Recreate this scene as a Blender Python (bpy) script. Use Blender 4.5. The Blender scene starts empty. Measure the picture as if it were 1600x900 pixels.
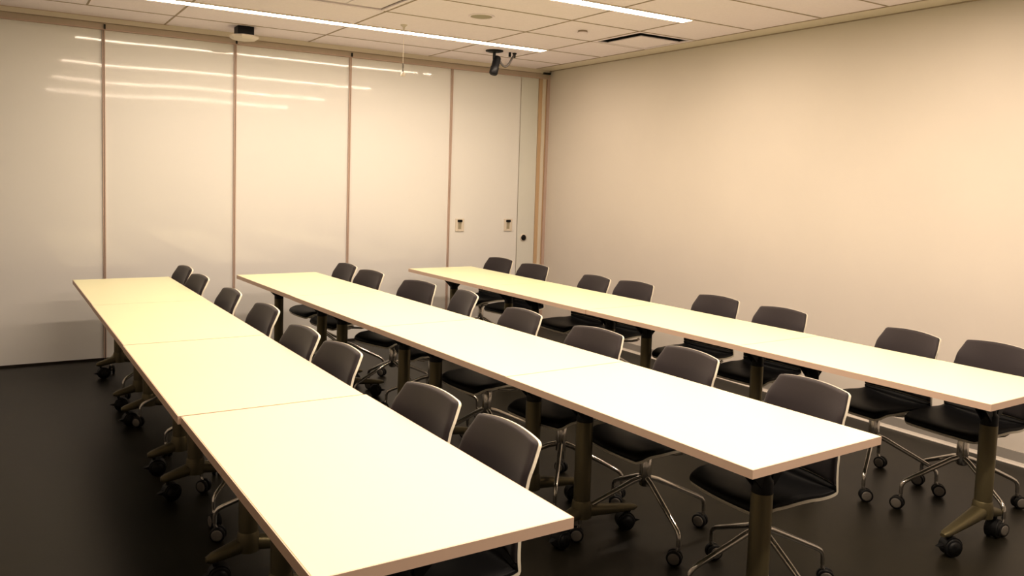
import bpy, math, random
from mathutils import Vector, Matrix

random.seed(7)
S = bpy.context.scene
COL = bpy.context.collection
PI = math.pi

# ------------------------------------------------------------------ materials
def mat(name, color, rough=0.5, metal=0.0, spec=0.5, noise=None, bump=None, coat=0.0, sheen=0.0):
    m = bpy.data.materials.new(name)
    m.use_nodes = True
    nt = m.node_tree
    b = nt.nodes['Principled BSDF']
    b.inputs['Base Color'].default_value = (*color, 1)
    b.inputs['Roughness'].default_value = rough
    b.inputs['Metallic'].default_value = metal
    b.inputs['Specular IOR Level'].default_value = spec
    b.inputs['Coat Weight'].default_value = coat
    b.inputs['Sheen Weight'].default_value = sheen
    tc = None
    if noise or bump:
        tc = nt.nodes.new('ShaderNodeTexCoord')
    if noise:                                   # (scale, amount)
        n = nt.nodes.new('ShaderNodeTexNoise')
        n.inputs['Scale'].default_value = noise[0]
        n.inputs['Detail'].default_value = 4
        nt.links.new(tc.outputs['Object'], n.inputs['Vector'])
        r = nt.nodes.new('ShaderNodeValToRGB')
        a = noise[1]
        r.color_ramp.elements[0].position = 0.3
        r.color_ramp.elements[1].position = 0.7
        r.color_ramp.elements[0].color = (*[c * (1 - a) for c in color], 1)
        r.color_ramp.elements[1].color = (*[min(1, c * (1 + a)) for c in color], 1)
        nt.links.new(n.outputs['Fac'], r.inputs['Fac'])
        nt.links.new(r.outputs['Color'], b.inputs['Base Color'])
    if bump:                                    # (scale, strength, distance)
        n = nt.nodes.new('ShaderNodeTexNoise')
        n.inputs['Scale'].default_value = bump[0]
        n.inputs['Detail'].default_value = 3
        nt.links.new(tc.outputs['Object'], n.inputs['Vector'])
        bp = nt.nodes.new('ShaderNodeBump')
        bp.inputs['Strength'].default_value = bump[1]
        bp.inputs['Distance'].default_value = bump[2]
        nt.links.new(n.outputs['Fac'], bp.inputs['Height'])
        nt.links.new(bp.outputs['Normal'], b.inputs['Normal'])
    return m

def emis(name, color, strength):
    m = bpy.data.materials.new(name)
    m.use_nodes = True
    nt = m.node_tree
    nt.nodes.remove(nt.nodes['Principled BSDF'])
    e = nt.nodes.new('ShaderNodeEmission')
    e.inputs['Color'].default_value = (*color, 1)
    e.inputs['Strength'].default_value = strength
    nt.links.new(e.outputs['Emission'], nt.nodes['Material Output'].inputs['Surface'])
    return m

LIGHT_COL = (1.0, 0.825, 0.65)
LIGHT_STR = 60.0
M = {}
M['wall'] = mat('painted_wall', (0.70, 0.655, 0.61), 0.75, spec=0.25, noise=(2.0, 0.012), bump=(180, 0.05, 0.002))
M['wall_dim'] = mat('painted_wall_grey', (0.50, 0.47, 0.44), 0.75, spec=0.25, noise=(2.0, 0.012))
M['board'] = mat('glossy_whiteboard', (0.80, 0.80, 0.80), 0.048, spec=0.42)
M['pass_door'] = mat('end_section_board', (0.73, 0.74, 0.71), 0.12, spec=0.3)
M['trim_pink'] = mat('panel_edge_trim', (0.56, 0.43, 0.37), 0.45)
M['seam_dark'] = mat('panel_seal', (0.05, 0.035, 0.025), 0.8)
M['track'] = mat('partition_track', (0.52, 0.44, 0.36), 0.5)
M['fascia'] = mat('ceiling_fascia', (0.72, 0.66, 0.565), 0.6)
M['jamb'] = mat('jamb_tan', (0.58, 0.42, 0.27), 0.45)
M['ceiling'] = mat('ceiling_tile', (0.90, 0.835, 0.90), 0.9, spec=0.1, noise=(60, 0.02), bump=(300, 0.1, 0.002))
M['grid'] = mat('ceiling_reveal', (0.40, 0.33, 0.26), 0.8)
M['gap'] = mat('dark_gap', (0.02, 0.018, 0.015), 0.9)
M['floor'] = mat('dark_vinyl_floor', (0.0130, 0.0108, 0.0062), 0.40, spec=0.36, noise=(7, 0.12), bump=(40, 0.04, 0.003))
M['base'] = mat('grey_base', (0.33, 0.31, 0.29), 0.6)
M['base_toe_lit'] = mat('grey_base_lit_toe', (0.62, 0.58, 0.54), 0.5)  # base grey lightened in colour where light catches the toe
M['laminate'] = mat('white_laminate', (0.86, 0.855, 0.59), 0.38, spec=0.35)
M['edge'] = mat('table_edge_band', (0.68, 0.52, 0.42), 0.5)
M['olive'] = mat('olive_bronze_metal', (0.135, 0.115, 0.062), 0.42, metal=0.65)
M['black'] = mat('black_plastic', (0.005, 0.005, 0.006), 0.5, spec=0.3)
M['rubber'] = mat('black_rubber', (0.006, 0.006, 0.0065), 0.5, spec=0.3)
M['chrome'] = mat('chrome', (0.62, 0.60, 0.57), 0.16, metal=1.0)
M['hubcap'] = mat('grey_hubcap', (0.17, 0.155, 0.135), 0.45)
M['shell'] = mat('white_shell', (0.82, 0.78, 0.68), 0.4)
M['fabric'] = mat('dark_brown_fabric', (0.027, 0.020, 0.023), 0.62, spec=0.35, noise=(500, 0.15), bump=(900, 0.15, 0.001), sheen=0.15)
M['seatpad'] = mat('shaded_seat_fabric', (0.004, 0.004, 0.005), 0.5, spec=0.22, bump=(250, 0.08, 0.001))  # seat fabric colour darkened to black for the shade under the tables
M['white_plastic'] = mat('white_plastic', (0.72, 0.66, 0.58), 0.45)
M['grille'] = mat('speaker_grille', (0.40, 0.36, 0.27), 0.7)
M['cable'] = mat('grey_cable', (0.10, 0.09, 0.085), 0.5)
LIGHT_GAIN = [0.68, 0.92, 1.15, 1.55]
for _i, _g in enumerate(LIGHT_GAIN):
    M['light%d' % _i] = emis('light_lens', LIGHT_COL, LIGHT_STR * _g)

# ------------------------------------------------------------------ mesh builder
class MB:
    def __init__(self):
        self.v = []; self.f = []; self.m = []; self.s = []
    def add(self, vs, fs, mi=0, smooth=False):
        o = len(self.v)
        self.v += [tuple(v) for v in vs]
        for f in fs:
            self.f.append([o + i for i in f]); self.m.append(mi); self.s.append(smooth)
        return self
    def box(self, lo, hi, mi=0):
        x0, y0, z0 = lo; x1, y1, z1 = hi
        vs = [(x0,y0,z0),(x1,y0,z0),(x1,y1,z0),(x0,y1,z0),(x0,y0,z1),(x1,y0,z1),(x1,y1,z1),(x0,y1,z1)]
        return self.add(vs, [(0,3,2,1),(4,5,6,7),(0,1,5,4),(1,2,6,5),(2,3,7,6),(3,0,4,7)], mi)
    def rings(self, rings, mi=0, smooth=True, caps=True, closed=False):
        n = len(rings[0]); vs = [p for r in rings for p in r]; fs = []
        for i in range(len(rings) - 1 + (1 if closed else 0)):
            a = i * n; b = ((i + 1) % len(rings)) * n
            for j in range(n):
                k = (j + 1) % n
                fs.append((a + j, a + k, b + k, b + j))
        self.add(vs, fs, mi, smooth)
        if caps and not closed:
            self.add(rings[0], [tuple(reversed(range(n)))], mi, False)
            self.add(rings[-1], [tuple(range(n))], mi, False)
        return self
    def tube(self, pts, rad, n=12, mi=0, smooth=True):
        pts = [Vector(p) for p in pts]
        if not isinstance(rad, (list, tuple)): rad = [rad] * len(pts)
        rings = []; up = None
        for i, p in enumerate(pts):
            d = (pts[min(i + 1, len(pts) - 1)] - pts[max(i - 1, 0)]).normalized()
            if up is None:
                up = Vector((0, 0, 1)) if abs(d.z) < 0.9 else Vector((0, 1, 0))
            x = d.cross(up).normalized(); up = x.cross(d).normalized()
            rings.append([p + (x * math.cos(2 * PI * j / n) + up * math.sin(2 * PI * j / n)) * rad[i] for j in range(n)])
        rings = [list(reversed(r)) for r in rings]
        return self.rings(rings, mi, smooth)
    def lathe(self, prof, origin=(0,0,0), axis='z', n=20, mi=0, smooth=True, flat=()):
        o = Vector(origin); rings = []
        for r, h in prof:
            ring = []
            for j in range(n):
                a = 2 * PI * j / n; c, s = r * math.cos(a), r * math.sin(a)
                if axis == 'z': q = (c, s, h)
                elif axis == 'y': q = (s, h, c)
                else: q = (h, c, s)
                ring.append(o + Vector(q))
            rings.append(ring)
        return self.rings(rings, mi, smooth)
    def xform(self, mtx):
        self.v = [tuple(mtx @ Vector(v)) for v in self.v]; return self
    def mesh(self, name, mats):
        me = bpy.data.meshes.new(name)
        me.from_pydata(self.v, [], self.f)
        for m in (mats if isinstance(mats, (list, tuple)) else [mats]):
            me.materials.append(m)
        for p, mi, s in zip(me.polygons, self.m, self.s):
            p.material_index = mi; p.use_smooth = s
        me.update()
        return me
    def build(self, name, mats, parent=None, loc=(0,0,0), rz=0.0):
        o = bpy.data.objects.new(name, self.mesh(name, mats))
        COL.objects.link(o)
        o.location = loc; o.rotation_euler = (0, 0, rz)
        if parent: o.parent = parent
        return o

def bevel(o, w=0.003, seg=2, angle=40):
    b = o.modifiers.new('bevel', 'BEVEL')
    b.width = w; b.segments = seg; b.limit_method = 'ANGLE'; b.angle_limit = math.radians(angle)
    return o

def tag(o, label=None, cat=None, group=None, kind=None):
    if label: o['label'] = label
    if cat: o['category'] = cat
    if group: o['group'] = group
    if kind: o['kind'] = kind
    return o

def empty(name, loc, rz=0.0):
    o = bpy.data.objects.new(name, None)
    o.empty_display_size = 0.05
    COL.objects.link(o); o.location = loc; o.rotation_euler = (0, 0, rz)
    return o

def copy_tree(o, parent=None):
    c = o.copy(); COL.objects.link(c)
    if parent: c.parent = parent
    for ch in [k for k in kids.get(o.name, [])]:
        kids.setdefault(c.name, []).append(copy_tree(ch, c))
    return c
kids = {}
def own(parent, child):
    kids.setdefault(parent.name, []).append(child); return child

# ------------------------------------------------------------------ room
H = 2.79
XL, YF = -6.6, -9.4          # far sides of the room, behind and left of the camera
tag(MB().box((XL - .1, YF - .1, -0.1), (0.1, 0.4, 0.0)).build('floor', M['floor']), kind='structure')
tag(MB().box((0.0, YF - .1, 0.0), (0.1, 0.4, H + .25)).build('wall_right', M['wall']), kind='structure')
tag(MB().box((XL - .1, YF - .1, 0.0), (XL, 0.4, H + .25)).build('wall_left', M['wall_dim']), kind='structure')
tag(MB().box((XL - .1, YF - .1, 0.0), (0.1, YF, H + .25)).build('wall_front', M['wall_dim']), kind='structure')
tag(MB().box((XL, 0.14, 0.0), (0.0, 0.3, H + .2)).build('wall_back', M['wall']), kind='structure')

# ceiling slab with openings for the diffuser and the return grille
HOLES = [(-0.815, -0.215, -2.395, -1.79), (-3.335, -2.735, -2.38, -1.79)]
xs = sorted({XL, 0.0, *[h[0] for h in HOLES], *[h[1] for h in HOLES]})
ys = sorted({YF, 0.2, *[h[2] for h in HOLES], *[h[3] for h in HOLES]})
cb = MB()
for i in range(len(xs) - 1):
    for j in range(len(ys) - 1):
        cx, cy = (xs[i] + xs[i+1]) / 2, (ys[j] + ys[j+1]) / 2
        if any(h[0] < cx < h[1] and h[2] < cy < h[3] for h in HOLES): continue
        cb.add([(xs[i], ys[j], H), (xs[i+1], ys[j], H), (xs[i+1], ys[j+1], H), (xs[i], ys[j+1], H)], [(3, 2, 1, 0)])
cb.add([(XL, YF, H + .2), (0, YF, H + .2), (0, .2, H + .2), (XL, .2, H + .2)], [(3, 2, 1, 0)])
tag(cb.build('ceiling', M['ceiling']), kind='structure')

# reveal lines between the ceiling tiles (thin metal tees just under the tiles)
g = MB()
gw = 0.0065
XG = [-1.485, -2.705, -3.935, -5.155, -6.375]
YG = [-0.52, -1.16, -1.78, -2.40, -2.99, -3.60, -4.10, -4.82, -5.43, -6.04, -6.65, -7.26, -7.87, -8.45, -9.06]
for x in XG:
    g.box((x - gw, YF, H - .003), (x + gw, -0.05, H + .001))
for x0, x1 in ((-0.825, -0.825),):
    g.box((x0 - gw, -3.0, H - .003), (x0 + gw, -0.52, H + .001))
for y in YG:
    g.box((XL, y - gw, H - .003), (-0.21, y + gw, H + .001))
g.box((-4.555 - gw, -1.16, H - .003), (-4.555 + gw, -0.52, H + .001))
tag(g.build('trim_1', M['grid']), kind='structure')

# perimeter trim along the right wall and fascia over the partition
t = MB().box((-0.205, YF, H - .006), (-0.012, -0.07, H + .002), 0)
t.box((-0.012, YF, H - .012), (0.0, -0.05, H), 1)  # dark strip, coloured as the shadow gap at the wall
t.box((-0.212, YF, H - .004), (-0.203, -0.07, H + .001), 1)
tag(t.build('trim_2', [M['fascia'], M['grid']]), kind='structure')
t = MB().box((XL, -0.055, 2.748), (-0.02, 0.0, H), 0)
t.box((XL, -0.04, 2.704), (-0.02, 0.06, 2.750), 1)
t.box((XL, -0.058, 2.745), (-0.02, -0.03, 2.749), 5)
t.box((XL, -0.045, 2.696), (-0.02, 0.06, 2.704), 3)
t.box((XL, -0.06, H - .004), (-3.9, -0.052, H), 3)
for x in (-4.385, -3.345, -2.283):
    t.box((x - .005, -0.062, 2.70), (x + .005, -0.03, 2.735), 4)
t.box((-0.11, -0.07, 2.742), (-0.02, -0.03, 2.760), 4)
tag(t.build('trim_3', [M['fascia'], M['track'], M['seam_dark'], M['trim_pink'], M['gap'], M['grid']]), kind='structure')
# wall post the partition closes against
t = MB().box((-0.128, -0.02, 0), (-0.088, 0.1, 2.70), 0)
t.box((-0.088, -0.03, 0), (-0.050, 0.1, 2.70), 1)
t.box((-0.050, -0.02, 0), (-0.030, 0.1, 2.70), 0)
t.box((-0.030, -0.035, 0), (0.0, 0.1, 2.74), 2)
tag(t.build('trim_4', [M['jamb'], M['fascia'], M['trim_pink']]), kind='structure')
# cove base on the right wall
prof = [(0.0, 0.082), (-0.006, 0.080), (-0.007, 0.020), (-0.012, 0.008), (-0.026, 0.003), (-0.026, 0.0), (0, 0)]
b = MB()
n = len(prof)
vs = [(x, YF, z) for x, z in prof] + [(x, -0.04, z) for x, z in prof]
for i in range(n - 1):
    b.add([vs[i], vs[i+1], vs[n+i+1], vs[n+i]], [(0, 1, 2, 3)], 1 if i >= 2 else 0, False)
tag(b.build('baseboard_right', [M['base'], M['base_toe_lit']]), kind='structure')

# ------------------------------------------------------------------ folding partition of whiteboard panels
ZP = 2.700
def wave(x, z, k):
    return (0.00055 * math.sin(5.1 * x + 1.3 * k + 0.9 * z) + 0.00050 * math.sin(2.6  * x - 2.2 * z + k)
            + 0.00010 * math.sin(9.0 * x + 2.1 * k + 1.7 * z))
LEAN = math.tan(math.radians(0.21))
def board_mesh(x0, x1, k, nx=84, nz=72, z0=0.018, z1=ZP, curl=True):
    m = MB(); vs = []; fs = []
    for j in range(nz + 1):
        z = z0 + (z1 - z0) * j / nz
        for i in range(nx + 1):
            x = x0 + (x1 - x0) * i / nx
            e = min(x - x0, x1 - x) / 0.05
            d = wave(x, z, k)
            if curl and e < 1: d += 0.0016 * (1 - e) ** 2 * (0.4 + 0.6 * math.sin(2.1 * z + 1.7 * k + (0 if x - x0 < 0.1 else 2)))
            vs.append((x, -0.0155 + z * LEAN + d, z))
    for j in range(nz):
        for i in range(nx):
            a = j * (nx + 1) + i
            fs.append((a, a + 1, a + nx + 2, a + nx + 1))
    m.add(vs, fs, 0, True)
    return m
SE = [-5.42, -4.391, -3.347, -2.283, -1.195]
PLAB = ['whiteboard partition panel at the far left, cut by the photo edge',
        'whiteboard partition panel behind the left row of tables',
        'whiteboard partition panel behind the far left corner of the middle table row',
        'whiteboard partition panel behind the hanging ceiling microphone',
        'whiteboard partition panel with two recessed pulls and a round black lock, beside the right wall']
for k in range(-1, 5):
    if k == -1:
        x0, x1 = -6.6, SE[0]
    else:
        x0 = SE[k]; x1 = SE[k + 1] if k < 4 else -0.130
    p = empty('partition_panel', ((x0 + x1) / 2, 0, 0))
    lab = 'whiteboard partition panel hidden beyond the left edge' if k < 0 else PLAB[k]
    tag(p, lab, 'partition panel', 'whiteboard panels of the folding partition')
    cx = (x0 + x1) / 2
    xr = x1 if k < 4 else -0.355
    def shift(m): return m.xform(Matrix.Translation((-cx, 0, 0)))
    shift(MB().box((x0 + .004, 0.004, 0.018), (x1 - .004, 0.09, ZP))).build('panel_core', M['fascia'], p)
    face = shift(board_mesh(x0 + .0105, xr - (.0105 if k < 4 else 0.002), k))
    shift_hi = face.build('board_face', M['board'], p)
    for xx, w in ((x0 + .002, .008), (x1 - .010, .008)):
        if k == 4 and xx > -0.3: continue
        shift(MB().box((xx, -0.026, 0.018), (xx + w, 0.01, ZP + .01))).build('edge_trim', M['trim_pink'], p)
    shift(MB().box((x0 - .002, -0.010, 0.018), (x0 + .002, 0.03, ZP))).build('seal', M['seam_dark'], p)
    shift(MB().box((x0 + .01, -0.004, 0.0), (x1 - .01, 0.08, 0.018))).build('bottom_seal', M['seam_dark'], p)
    if k == 4:
        es = shift(board_mesh(-0.351, -0.130, 9, 16, 60, curl=False)).build('end_section', M['pass_door'], p)
        lk = MB()
        lk.lathe([(0.040, 0.006), (0.040, -0.010), (0.032, -0.013)], (-0.272 - cx, -0.012, 0.981), 'y', 24, 0)
        lk.lathe([(0.031, -0.004), (0.031, -0.016), (0.0, -0.017)], (-0.272 - cx, -0.012, 0.981), 'y', 24, 1)
        o = lk.build('lock', [M['white_plastic'], M['black']], es)
        o['label'] = 'round black lock'
        for hx in (-1.062, -0.470):
            h = MB()
            x0h, x1h, z0h, z1h = hx - .050, hx + .050, 1.052, 1.184
            yy = -0.022
            fr = .030
            h.box((x0h, yy, z0h), (x0h + fr, -0.002, z1h)); h.box((x1h - fr, yy, z0h), (x1h, -0.002, z1h))
            h.box((x0h + fr, yy, z0h), (x1h - fr, -0.002, z0h + .022)); h.box((x0h + fr, yy, z1h - .012), (x1h - fr, -0.002, z1h))
            h.box((x0h + fr, -0.0145, z0h + .022), (x1h - fr, -0.002, z1h - .034), 2)
            h.box((x0h + fr - .008, -0.026, z1h - .036), (x1h - fr + .008, -0.006, z1h - .012), 1)
            h.xform(Matrix.Translation((-cx, 0, 0)))
            hp = h.build('recessed_pull', [M['white_plastic'], M['black'], M['grille']], p)
            bevel(hp, .002, 1)

# ------------------------------------------------------------------ ceiling things
STRIP_Y = [-1.12, -2.945, -4.79, -6.62]
SL = ['long recessed strip light nearest the whiteboard partition',
      'recessed strip light second from the whiteboard partition, partly in view at the top edge',
      'recessed strip light third from the whiteboard partition, seen only as a reflection',
      'recessed strip light fourth from the whiteboard partition, just in front of the camera']
for si, (y, lab) in enumerate(zip(STRIP_Y, SL)):
    r = empty('strip_light', (-2.68, y, H))
    tag(r, lab, 'ceiling light', 'recessed strip lights')
    w, L2 = .052, 1.83
    f = MB()
    f.box((-L2 - .012, -w - .008, -.010), (L2 + .012, -w, .0)); f.box((-L2 - .012, w, -.010), (L2 + .012, w + .008, .0))
    f.box((-L2 - .012, -w, -.010), (-L2, w, .0)); f.box((L2, -w, -.010), (L2 + .012, w, .0))
    f.build('frame', M['white_plastic'], r)
    ln = MB()
    ln.add([(-L2, -w, -.006), (L2, -w, -.006), (L2, w, -.006), (-L2, w, -.006)], [(3, 2, 1, 0)])
    ln.build('lens', M['light%d' % si], r)

# square plaque diffuser beside the right wall
h = HOLES[0]; cx, cy = (h[0] + h[1]) / 2, (h[2] + h[3]) / 2
r = tag(empty('air_diffuser', (cx, cy, H)), 'square plaque air diffuser with dark slots beside the right wall', 'air vent')
a = (h[1] - h[0]) / 2; bb = (h[3] - h[2]) / 2
f = MB()
o_ = .0; i_ = .030
f.box((-a, -bb, -.004), (-a + i_, bb, .006)); f.box((a - i_, -bb, -.004), (a, bb, .006))
f.box((-a + i_, -bb, -.004), (a - i_, -bb + i_, .006)); f.box((-a + i_, bb - i_, -.004), (a - i_, bb, .006))
f.build('frame', M['ceiling'], r)
c = MB()
c.add([(-a, -bb, .12), (a, -bb, .12), (a, bb, .12), (-a, bb, .12), (-a, -bb, .004), (a, -bb, .004), (a, bb, .004), (-a, bb, .004)],
      [(3, 2, 1, 0), (0, 1, 5, 4), (1, 2, 6, 5), (2, 3, 7, 6), (3, 0, 4, 7)])
c.build('cavity', M['gap'], r)
pl = MB().box((-a + .095, -bb + .095, -.016), (a - .095, bb - .095, -.006)).build('plaque', M['ceiling'], r)
bevel(pl, .003)
# return grille cut by the top edge
h = HOLES[1]; cx, cy = (h[0] + h[1]) / 2, (h[2] + h[3]) / 2
r = tag(empty('return_grille', (cx, cy, H)), 'flat square return air grille with a thin frame, cut off by the top edge', 'air vent')
a = (h[1] - h[0]) / 2; bb = (h[3] - h[2]) / 2
f = MB(); i_ = .022
f.box((-a, -bb, -.006), (-a + i_, bb, .006)); f.box((a - i_, -bb, -.006), (a, bb, .006))
f.box((-a + i_, -bb, -.006), (a - i_, -bb + i_, .006)); f.box((-a + i_, bb - i_, -.006), (a - i_, bb, .006))
f.build('frame', M['ceiling'], r)
p = MB().box((-a + .035, -bb + .035, .004), (-.004, bb - .035, .012)); p.box((.004, -bb + .035, .004), (a - .035, bb - .035, .012))
p.build('face_plate', M['ceiling'], r)
MB().box((-a, -bb, .016), (a, bb, .05)).build('cavity', M['grid'], r)

# round ceiling speaker
r = tag(empty('ceiling_speaker', (-2.082, -2.09, H)), 'round flush ceiling speaker with a grey-green grille', 'speaker')
MB().lathe([(.098, 0), (.098, -.005), (.090, -.009), (.080, -.006), (.080, 0)], n=36).build('rim', M['ceiling'], r)
MB().lathe([(.080, -.001), (.080, -.005), (.06, -.0065), (.0, -.0075)], n=36).build('grille', M['grille'], r)
# sprinkler cover
s = MB().lathe([(.037, 0), (.037, -.013)], n=24, mi=1)  # collar coloured dark as the shadow gap above the plate
s.lathe([(.042, -.014), (.044, -.017), (.040, -.020), (0, -.021)], n=28)
o = s.build('sprinkler_cover', [M['ceiling'], M['grid']], None, (-1.168, -2.12, H))
tag(o, 'small round sprinkler cover plate left of the plaque air diffuser', 'sprinkler')

# wireless access point on black mount
r = tag(empty('access_point', (-3.372, -0.40, H)), 'white octagonal wireless unit under a black ceiling mount above the second panel seam', 'wireless unit')
bevel(MB().box((-.066, -.066, -.068), (.066, .066, 0)).build('mount', M['black'], r), .004)
d = MB().lathe([(.080, -.066), (.118, -.074), (.122, -.086), (.100, -.104), (.06, -.110), (0, -.112)], n=8, smooth=False)
bevel(d.build('cover', M['white_plastic'], r, rz=PI / 8), .004)

# black camera with cable
r = tag(empty('security_camera', (-1.178, -0.795, H)), 'black bullet camera on a ceiling plate with a drooping cable', 'camera')
MB().lathe([(.082, 0), (.082, -.010), (.060, -.016), (.020, -.018)], n=28).build('mounting_plate', M['black'], r)
MB().tube([(0, 0, -.012), (0, 0, -.075), (.01, .0, -.10)], .014).build('stem', M['black'], r)
ax = Vector((-.30, -.10, -.95)).normalized()
c0 = Vector((.035, .0, -.055))
bd = MB().tube([c0, c0 + ax * .012, c0 + ax * .10, c0 + ax * .105, c0 + ax * .165, c0 + ax * .175], [.030, .036, .036, .040, .040, .034], 20)
body = bd.build('camera_body', M['black'], r)
MB().tube([c0 + ax * .1755, c0 + ax * .178], [.026, .024], 18).build('camera_glass', M['rubber'], body)
pts = []
for i in range(17):
    t_ = i / 16
    pts.append((.055 + .15 * t_, .0, -.085 - .055 * math.sin(PI * min(1, t_ * 1.05)) + .045 * t_ ** 3))
pts += [(.205 + .012, 0, -.02), (.222, 0, 0)]
MB().tube(pts, .010, 10).build('cable', M['cable'], r)
pl = MB().lathe([(.020, 0), (.020, -.012), (.011, -.014), (.011, -.045)], (.222, 0, 0), n=14)
pl.lathe([(.012, 0), (.012, -.04)], (.170, .0, 0), n=12)
pl.build('cable_gland', M['black'], r)

# hanging microphone
r = tag(empty('hanging_microphone', (-2.378, -1.385, H)), 'small white microphone hanging from the ceiling on a thin wire', 'microphone')
MB().lathe([(.028, 0), (.026, -.006), (.010, -.016), (.006, -.045)], n=20).build('canopy', M['white_plastic'], r)
MB().tube([(0, 0, -.02), (0, 0, -.33)], .0022, 8).build('wire', M['white_plastic'], r)
MB().lathe([(.005, -.30), (.0065, -.305), (.0065, -.335), (.004, -.34), (.0055, -.342), (.0055, -.378)], n=12, mi=0).build('sleeve', M['hubcap'], r)
MB().lathe([(.007, -.366), (.016, -.376), (.0195, -.392), (.017, -.400), (0, -.402)], n=20).build('capsule', M['white_plastic'], r)

# ------------------------------------------------------------------ tables
TL, TD, TH, TT = 1.300, 0.690, 0.737, 0.030
def caster_mesh(rw, ww, gap, hub, plate):
    """twin-wheel caster; origin at top of stem, wheels roll along x, offset -x"""
    m = MB(); off = -rw * .45
    zc = -plate - rw
    for s in (-1, 1):
        y0 = s * gap / 2; y1 = s * (gap / 2 + ww)
        pr = [(rw * .6, y0), (rw * .96, y0), (rw, y0 + s * ww * .25), (rw, y0 + s * ww * .75), (rw * .94, y1)]
        if s < 0: pr = pr
        m.lathe(pr + [(rw * .74, y1 + s * .0005)], (off, 0, zc), 'y', 24, 0)
        m.lathe([(rw * .74, y1), (rw * .74, y1 + s * .0015), (rw * .55, y1 + s * .003), (0.0005, y1 + s * .0035)], (off, 0, zc), 'y', 20, 1)
    m.tube([(off, -gap / 2 - .002, zc), (off, gap / 2 + .002, zc)], rw * .35, 10, mi=hub)
    # fork body over the axle and stem
    m.tube([(0, 0, 0), (0, 0, -plate * .6), (off * .4, 0, -plate - rw * .25), (off * .95, 0, zc + rw * .3)], [.0075, .0085, gap * .45 + .004, gap * .42], 12, mi=hub)
    return m
TABLE_FOOT_CASTER = None
def make_table():
    global TABLE_FOOT_CASTER
    root = empty('training_table', (0, 0, 0))
    top = own(root, MB().box((-TD / 2 + .003, -TL / 2 + .003, TH - TT), (TD / 2 - .003, TL / 2 - .003, TH)).build('tabletop', M['laminate'], root))
    bevel(top, .0012, 1)
    e = MB()
    a, b2, z0, z1, w = TD / 2, TL / 2, TH - TT, TH - .0008, .003
    e.box((-a, -b2, z0), (-a + w, b2, z1)); e.box((a - w, -b2, z0), (a, b2, z1))
    e.box((-a + w, -b2, z0), (a - w, -b2 + w, z1)); e.box((-a + w, b2 - w, z0), (a - w, b2, z1))
    own(top, e.build('edge_band', M['edge'], top))
    beam = MB().box((-.025, -TL / 2 + .20, .662), (.025, TL / 2 - .20, .702))
    own(root, bevel(beam.build('crossbeam', M['black'], root), .004))
    cm = None
    for s in (-1, 1):
        y = s * (TL / 2 - .185)
        lg = own(root, MB().lathe([(.037, .125), (.037, .548), (.033, .553)], n=28).build('leg', M['olive'], root, (-.047, y, 0)))
        br = MB().lathe([(.0365, .549), (.0365, .592), (.027, .604), (.027, .70)], n=24)
        for q in (-1, 1):                       # V wings up to the underside of the top
            for yy in (-.024, .016):
                br.add([(q * .020, yy, .560), (q * .024, yy, .612), (q * .105, yy, .705), (q * .165, yy, .705),
                        (q * .020, yy + .008, .560), (q * .024, yy + .008, .612), (q * .105, yy + .008, .705), (q * .165, yy + .008, .705)],
                       [(0, 1, 2, 3), (7, 6, 5, 4), (0, 4, 5, 1), (1, 5, 6, 2), (2, 6, 7, 3), (3, 7, 4, 0)])
        br.box((-.20, -.032, .699), (.20, .032, .7075))
        own(lg, br.build('bracket', M['black'], lg))
        ft = MB(); rings = []
        for i in range(23):
            u = -1 + 2 * i / 22; x = .085 + u * .245; k = abs(x) / (.33 if x > 0 else .16); k = min(1, k * (1 if x > 0 else .8) + (0 if x > 0 else .0))
            zt = .182 - .070 * k ** 0.9; hh = .060 * (1 - k) + .026 * k; ww = .037 * (1 - k) + .019 * k
            if i in (0, 22): hh *= .55; ww *= .6; zt -= .005
            zc = zt - hh / 2; ring = []
            for j in range(14):
                an = 2 * PI * j / 14; cc, ss = math.cos(an), math.sin(an)
                ring.append((x, math.copysign(abs(cc) ** .7, cc) * ww, zc + math.copysign(abs(ss) ** .7, ss) * hh / 2))
            rings.append(list(reversed(ring)))
        ft.rings(rings)
        ft.lathe([(.045, .120), (.046, .150), (.041, .190), (.0375, .196)], n=28)
        own(lg, ft.build('foot', M['olive'], lg))
        for q in (-1, 1):
            if cm is None:
                c = caster_mesh(.041, .020, .014, 0, .018)
                # hood and brake tab
                c.tube([(-.018, -.022, -.055), (-.018, .022, -.055)], [.0425, .0425], 22)
                c.lathe([(.030, -.0285), (.031, -.0305), (.008, -.0315), (.0005, -.0315)], (-.018, 0, -.059), 'y', 20)
                c.lathe([(.030, .0285), (.031, .0305), (.008, .0315), (.0005, .0315)], (-.018, 0, -.059), 'y', 20)
                c.add([(.018, -.016, -.045), (.018, .016, -.045), (.052, .006, -.056), (.052, -.006, -.056), (.018, -.016, -.066), (.018, .016, -.066)],
                      [(3, 2, 1, 0), (4, 5, 2, 3), (4, 3, 0), (2, 5, 1), (1, 5, 4, 0)])
                cm = c.mesh('table_caster', [M['rubber'], M['rubber']])
            o = bpy.data.objects.new('caster', cm); COL.objects.link(o); o.parent = lg
            o.location = (.290 if q > 0 else -.128, 0, .1005); o.rotation_euler = (0, 0, random.uniform(-.5, .5) + (0 if q > 0 else PI))
            own(lg, o)
    return root

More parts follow.
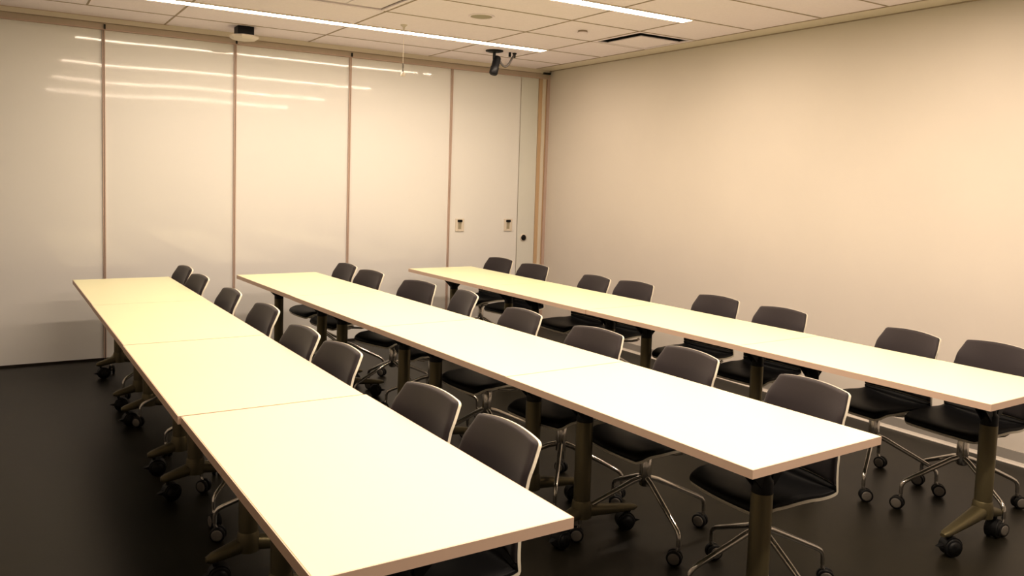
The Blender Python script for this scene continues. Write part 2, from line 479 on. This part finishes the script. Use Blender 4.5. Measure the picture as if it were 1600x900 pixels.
table0 = make_table()
ROWS = [('left', -4.318, -0.488, 0.0085, 1.3265), ('middle', -3.105, -0.505, 0.0445, 1.311), ('right', -1.497, -0.448, 0.0275, 1.3035)]
PLACE = [', against the whiteboard partition', ', second from the whiteboard partition', ', third from the whiteboard partition', ', nearest the camera']
first = True
TABS = {}
for name, xc, yf, ang, pitch in ROWS:
    ux, uy = -math.sin(ang) * -1, -math.cos(ang)
    for k in range(4):
        d = (k + .5) * pitch
        o = table0 if first else copy_tree(table0)
        first = False
        jx = random.uniform(-.004, .004) if not (name == 'left' and k == 3) else .008
        o.location = (xc + math.sin(ang) * d + jx, yf - math.cos(ang) * d, 0)
        o.rotation_euler = (0, 0, ang)
        if name == 'left' and k == 3: o.rotation_euler = (0, 0, 0.013)
        if name == 'right': o.rotation_euler = (0, 0, ang + PI)
        gap = {('left', 2): .010, ('left', 1): .005, ('middle', 2): .008}.get((name, k), .003)
        o.scale = (1, (pitch - gap) / TL, 1)
        tag(o, 'white topped table on castered T legs in the %s row%s' % (name, PLACE[k]), 'table', 'white training tables in three rows')

# ------------------------------------------------------------------ chairs
# side profile (y, z): y>0 towards the front of the seat; hub axis at the origin
PROF = [(.234, .424), (.218, .434), (.19, .440), (.15, .442), (.09, .441), (.02, .437), (-.05, .432), (-.10, .428), (-.140, .428),
        (-.168, .435), (-.186, .451), (-.194, .478), (-.197, .52), (-.200, .57), (-.206, .635), (-.217, .70), (-.233, .762), (-.255, .836)]
def resample(prof, n):
    L = [0]
    for a, b in zip(prof, prof[1:]): L.append(L[-1] + math.hypot(b[0] - a[0], b[1] - a[1]))
    out = []
    for i in range(n):
        s = L[-1] * i / (n - 1); k = 0
        while k < len(L) - 2 and L[k + 1] < s: k += 1
        t = (s - L[k]) / (L[k + 1] - L[k])
        # catmull-rom
        p0 = prof[max(k - 1, 0)]; p1 = prof[k]; p2 = prof[k + 1]; p3 = prof[min(k + 2, len(prof) - 1)]
        q = [0.5 * (2 * p1[c] + (p2[c] - p0[c]) * t + (2 * p0[c] - 5 * p1[c] + 4 * p2[c] - p3[c]) * t * t + (3 * p1[c] - p0[c] - 3 * p2[c] + p3[c]) * t ** 3) for c in (0, 1)]
        out.append((q[0], q[1], s))
    return out, L[-1]
NS = 61
SP, SLEN = resample(PROF, NS)
def interp(tab, s):
    for (a, va), (b, vb) in zip(tab, tab[1:]):
        if s <= b:
            t = (s - a) / (b - a); t = t * t * (3 - 2 * t); return va + (vb - va) * t
    return tab[-1][1]
s_seat = .47
WID = [(0, .200), (.12, .214), (.30, .216), (.46, .214), (.56, .209), (.72, .192), (SLEN, .172)]
CUR = [(0, -.006), (.10, .010), (.28, .026), (.40, .034), (.50, .046), (.60, .045), (.70, .032), (SLEN, .012)]   # how far the sides wrap towards the sitter
def half_width(s):
    w = interp(WID, s); r = .040 if s < SLEN / 2 else .020
    e = min(s, SLEN - s)
    if e < r: w = w - r + math.sqrt(max(0, r * r - (r - e) ** 2))
    return w
NRM = []
for i in range(NS):
    a = SP[max(i - 1, 0)]; b = SP[min(i + 1, NS - 1)]
    ty, tz = b[0] - a[0], b[1] - a[1]; l = math.hypot(ty, tz)
    NRM.append((tz / l, -ty / l))          # towards the sitter (up on the seat, forward on the back)
def surf(s, u, off, wscale=None, winset=0.0):
    x = s / SLEN * (NS - 1); i = min(int(x), NS - 2); t = x - i
    y = SP[i][0] * (1 - t) + SP[i + 1][0] * t; z = SP[i][1] * (1 - t) + SP[i + 1][1] * t
    ny = NRM[i][0] * (1 - t) + NRM[i + 1][0] * t; nz = NRM[i][1] * (1 - t) + NRM[i + 1][1] * t
    w = half_width(s) - winset
    W = interp(WID, s)
    xx = u * w
    q = xx / W
    c = interp(CUR, s) * q * q
    top = -.018 * q * q * max(0, (s - .70) / (SLEN - .70)) if s > .70 else 0
    frt = -.028 * q * q * max(0, 1 - s / .16) if s < .16 else 0
    return Vector((xx, y + ny * (c + off) + frt, z + nz * (c + off) + top))
def sheet(s0, s1, ns, nu, lo, hi, winset, dome=None):
    """closed sheet between normal offsets lo and hi"""
    m = MB(); A = []; B = []
    for i in range(ns + 1):
        # denser sampling at both ends for round corners
        t = .5 - .5 * math.cos(PI * i / ns)
        s = s0 + (s1 - s0) * t
        ra = []; rb = []
        for j in range(nu + 1):
            u = -math.cos(PI * j / nu) if dome else -1 + 2 * j / nu
            h = hi
            if dome:
                es = min(s - s0, s1 - s); eu = (1 - abs(u)) * half_width(s)
                k = 1 - (1 - min(1, es / dome)) ** 2; k2 = 1 - (1 - min(1, eu / dome)) ** 2
                h = lo + (hi - lo) * (.45 + .55 * k * k2)
            ra.append(surf(s, u, lo, winset=winset)); rb.append(surf(s, u, h, winset=winset))
        A.append(ra); B.append(rb)
    n1 = nu + 1
    va = [p for r_ in A for p in r_]; vb = [p for r_ in B for p in r_]; N = len(va); fs = []
    for i in range(ns):
        for j in range(nu):
            a = i * n1 + j
            fs.append((a, a + n1, a + n1 + 1, a + 1)); fs.append((N + a, N + a + 1, N + a + n1 + 1, N + a + n1))
    for i in range(ns):
        a = i * n1; fs.append((a, N + a, N + a + n1, a + n1)); a = i * n1 + nu; fs.append((a + n1, N + a + n1, N + a, a))
    for j in range(nu):
        fs.append((j + 1, N + j + 1, N + j, j)); a = ns * n1 + j; fs.append((a, N + a, N + a + 1, a + 1))
    m.add(va + vb, fs, 0, True)
    return m
def smooth_edges(o, ang=50):
    e = o.modifiers.new('edges', 'EDGE_SPLIT'); e.split_angle = math.radians(ang); return o

leg_mesh = caster_me = None
def make_chair():
    global leg_mesh, caster_me
    root = empty('swivel_chair', (0, 0, 0))
    sh = sheet(0.0, SLEN, 56, 22, -.011, 0.0, 0.0).build('shell', M['shell'], root)
    own(root, smooth_edges(sh))
    sc = sheet(.006, s_seat - .003, 34, 20, .0005, .021, .003, dome=.022).build('seat_cushion', M['seatpad'], root)
    own(root, smooth_edges(sc, 70))
    bc = sheet(s_seat + .003, SLEN - .004, 34, 20, .0005, .018, .0025, dome=.016).build('backrest_cushion', M['fabric'], root)
    own(root, smooth_edges(bc, 70))
    sp = MB().lathe([(.05, .380), (.075, .392), (.075, .404), (.04, .412)], n=24)
    for q in (-1, 1):                           # bent tubes that carry the shell
        sp.tube([(q * .035, .03, .392), (q * .10, .10, .400), (q * .125, .15, .414), (q * .128, .165, .424)], .0085, 10)
        sp.tube([(q * .035, -.03, .392), (q * .10, -.09, .394), (q * .125, -.13, .402), (q * .13, -.15, .412)], .0085, 10)
    own(root, sp.build('seat_support', M['chrome'], root))
    cl = MB().lathe([(.018, .228), (.027, .234), (.0275, .290), (.0275, .385), (.020, .392)], n=24)
    own(root, cl.build('column', M['chrome'], root))
    lm = MB().tube([(.012, 0, .268), (.06, 0, .254), (.275, 0, .156), (.298, 0, .143), (.310, 0, .128), (.313, 0, .110), (.313, 0, .082)],
                   [.0135, .0130, .0105, .0100, .0098, .0096, .0096], 12)
    leg_mesh = lm.mesh('chair_leg', M['chrome'])
    caster_me = caster_mesh(.033, .016, .011, 2, .014).mesh('chair_caster', [M['rubber'], M['hubcap'], M['chrome']])
    for k in range(4):
        l = bpy.data.objects.new('leg', leg_mesh); COL.objects.link(l); l.parent = root
        l.rotation_euler = (0, 0, k * PI / 2); own(root, l)
        c = bpy.data.objects.new('caster', caster_me); COL.objects.link(c); c.parent = l
        c.location = (.313, 0, .0805); own(l, c)
    return root
chair0 = make_chair()
rnd = random.Random(11)
def place_chair(o, x, y, facing, base, swivel, label):
    """facing: world heading (deg) the sitter looks; base: world heading (deg) of the first leg"""
    o.location = (x, y, 0.0)
    rz = math.radians(facing - 90)
    o.rotation_euler = (0, 0, rz)
    legs = [k for k in kids[o.name] if k.name.startswith('leg')]
    for i, l in enumerate(legs):
        l.rotation_euler = (0, 0, math.radians(base + 90 * i) - rz)
        c = kids[l.name][0]
        sw = swivel[i] if swivel else rnd.choice((-50, 130)) + rnd.gauss(0, 32)
        c.rotation_euler = (0, 0, math.radians(sw) - math.radians(base + 90 * i))

# (x, y) of the base axis, heading of the sitter, heading of the first base leg
CH = {
 'left': [(-4.113, -0.649, 184.6, 66), (-4.126, -1.255, 186.3, 20), (-4.099, -2.062, 182.9, 0), (-4.073, -2.772, 184.2, 70), (-4.105, -3.526, 184.0, 40), (-4.084, -3.998, 185.8, 68), (-4.070, -4.844, 185.3, 40), (-4.052, -5.300, 180.0, 75)],
 'middle': [(-2.811, -0.782, 183.4, 30), (-2.811, -1.335, 189.2, 65), (-2.732, -2.085, 195.5, 10), (-2.674, -2.590, 172.0, 50), (-2.751, -3.433, 182.1, 80), (-2.726, -4.126, 188.5, 50), (-2.665, -4.688, 177.5, 76), (-2.636, -5.318, 175.2, 78)],
 'right': [(-1.167, -0.668, 189.7, 25), (-1.166, -1.266, 190.7, 60), (-1.183, -2.142, 179.3, 40), (-1.123, -2.596, 188.2, 15), (-1.108, -3.420, 184.4, 70), (-1.123, -3.975, 183.7, 30), (-1.090, -4.768, 171.5, 27), (-1.012, -5.205, 176.0, 64)],
}
ORD = ['closest to the whiteboard partition', 'second from the whiteboard partition', 'third from the whiteboard partition', 'fourth from the whiteboard partition',
       'fifth from the whiteboard partition', 'third from the camera end', 'second from the camera end', 'nearest the camera end']
first = True
for row in ('left', 'middle', 'right'):
    for k, (x, y, hd, base) in enumerate(CH[row]):
        o = chair0 if first else copy_tree(chair0)
        first = False
        hx, hy = x, y
        extra = ', turned outward' if (row, k) == ('middle', 2) else ', turned away' if (row, k) == ('middle', 3) else ''
        place_chair(o, hx, hy, hd, base, None,
                    None)
        tag(o, 'dark padded swivel chair at the %s table row, %s%s' % (row, ORD[k], extra), 'chair',
            'dark padded swivel chairs at the table rows')

# ------------------------------------------------------------------ camera
f = 1278.3765
cd = bpy.data.cameras.new('camera'); cam = bpy.data.objects.new('camera', cd); COL.objects.link(cam)
cd.sensor_width = 36; cd.lens = f * 36 / 1600
cd.shift_x = 27.7169 / 1600; cd.shift_y = -68.9075 / 1600
cd.clip_start = .05
yaw, pitch, roll = -0.5509, -0.0769, 0.0315
fw = Vector((-math.sin(yaw) * math.cos(pitch), math.cos(yaw) * math.cos(pitch), math.sin(pitch)))
rt = Vector((math.cos(yaw), math.sin(yaw), 0)); up = rt.cross(fw)
r2 = rt * math.cos(roll) + up * math.sin(roll); u2 = up * math.cos(roll) - rt * math.sin(roll)
mw = Matrix((( r2.x, u2.x, -fw.x, -5.1688), (r2.y, u2.y, -fw.y, -7.3954), (r2.z, u2.z, -fw.z, 1.5838), (0, 0, 0, 1)))
cam.matrix_world = mw
S.camera = cam

# ------------------------------------------------------------------ world and colour
w = bpy.data.worlds.new('world'); S.world = w; w.use_nodes = True
w.node_tree.nodes['Background'].inputs['Color'].default_value = (0.02, 0.016, 0.012, 1)
w.node_tree.nodes['Background'].inputs['Strength'].default_value = 0.2
S.view_settings.view_transform = 'Standard'
S.view_settings.look = 'None'
S.view_settings.exposure = 0.0
S.view_settings.gamma = 0.88
S.cycles.use_denoising = True
S.cycles.max_bounces = 10
S.cycles.diffuse_bounces = 6
S.cycles.glossy_bounces = 4
S.cycles.sample_clamp_indirect = 8.0
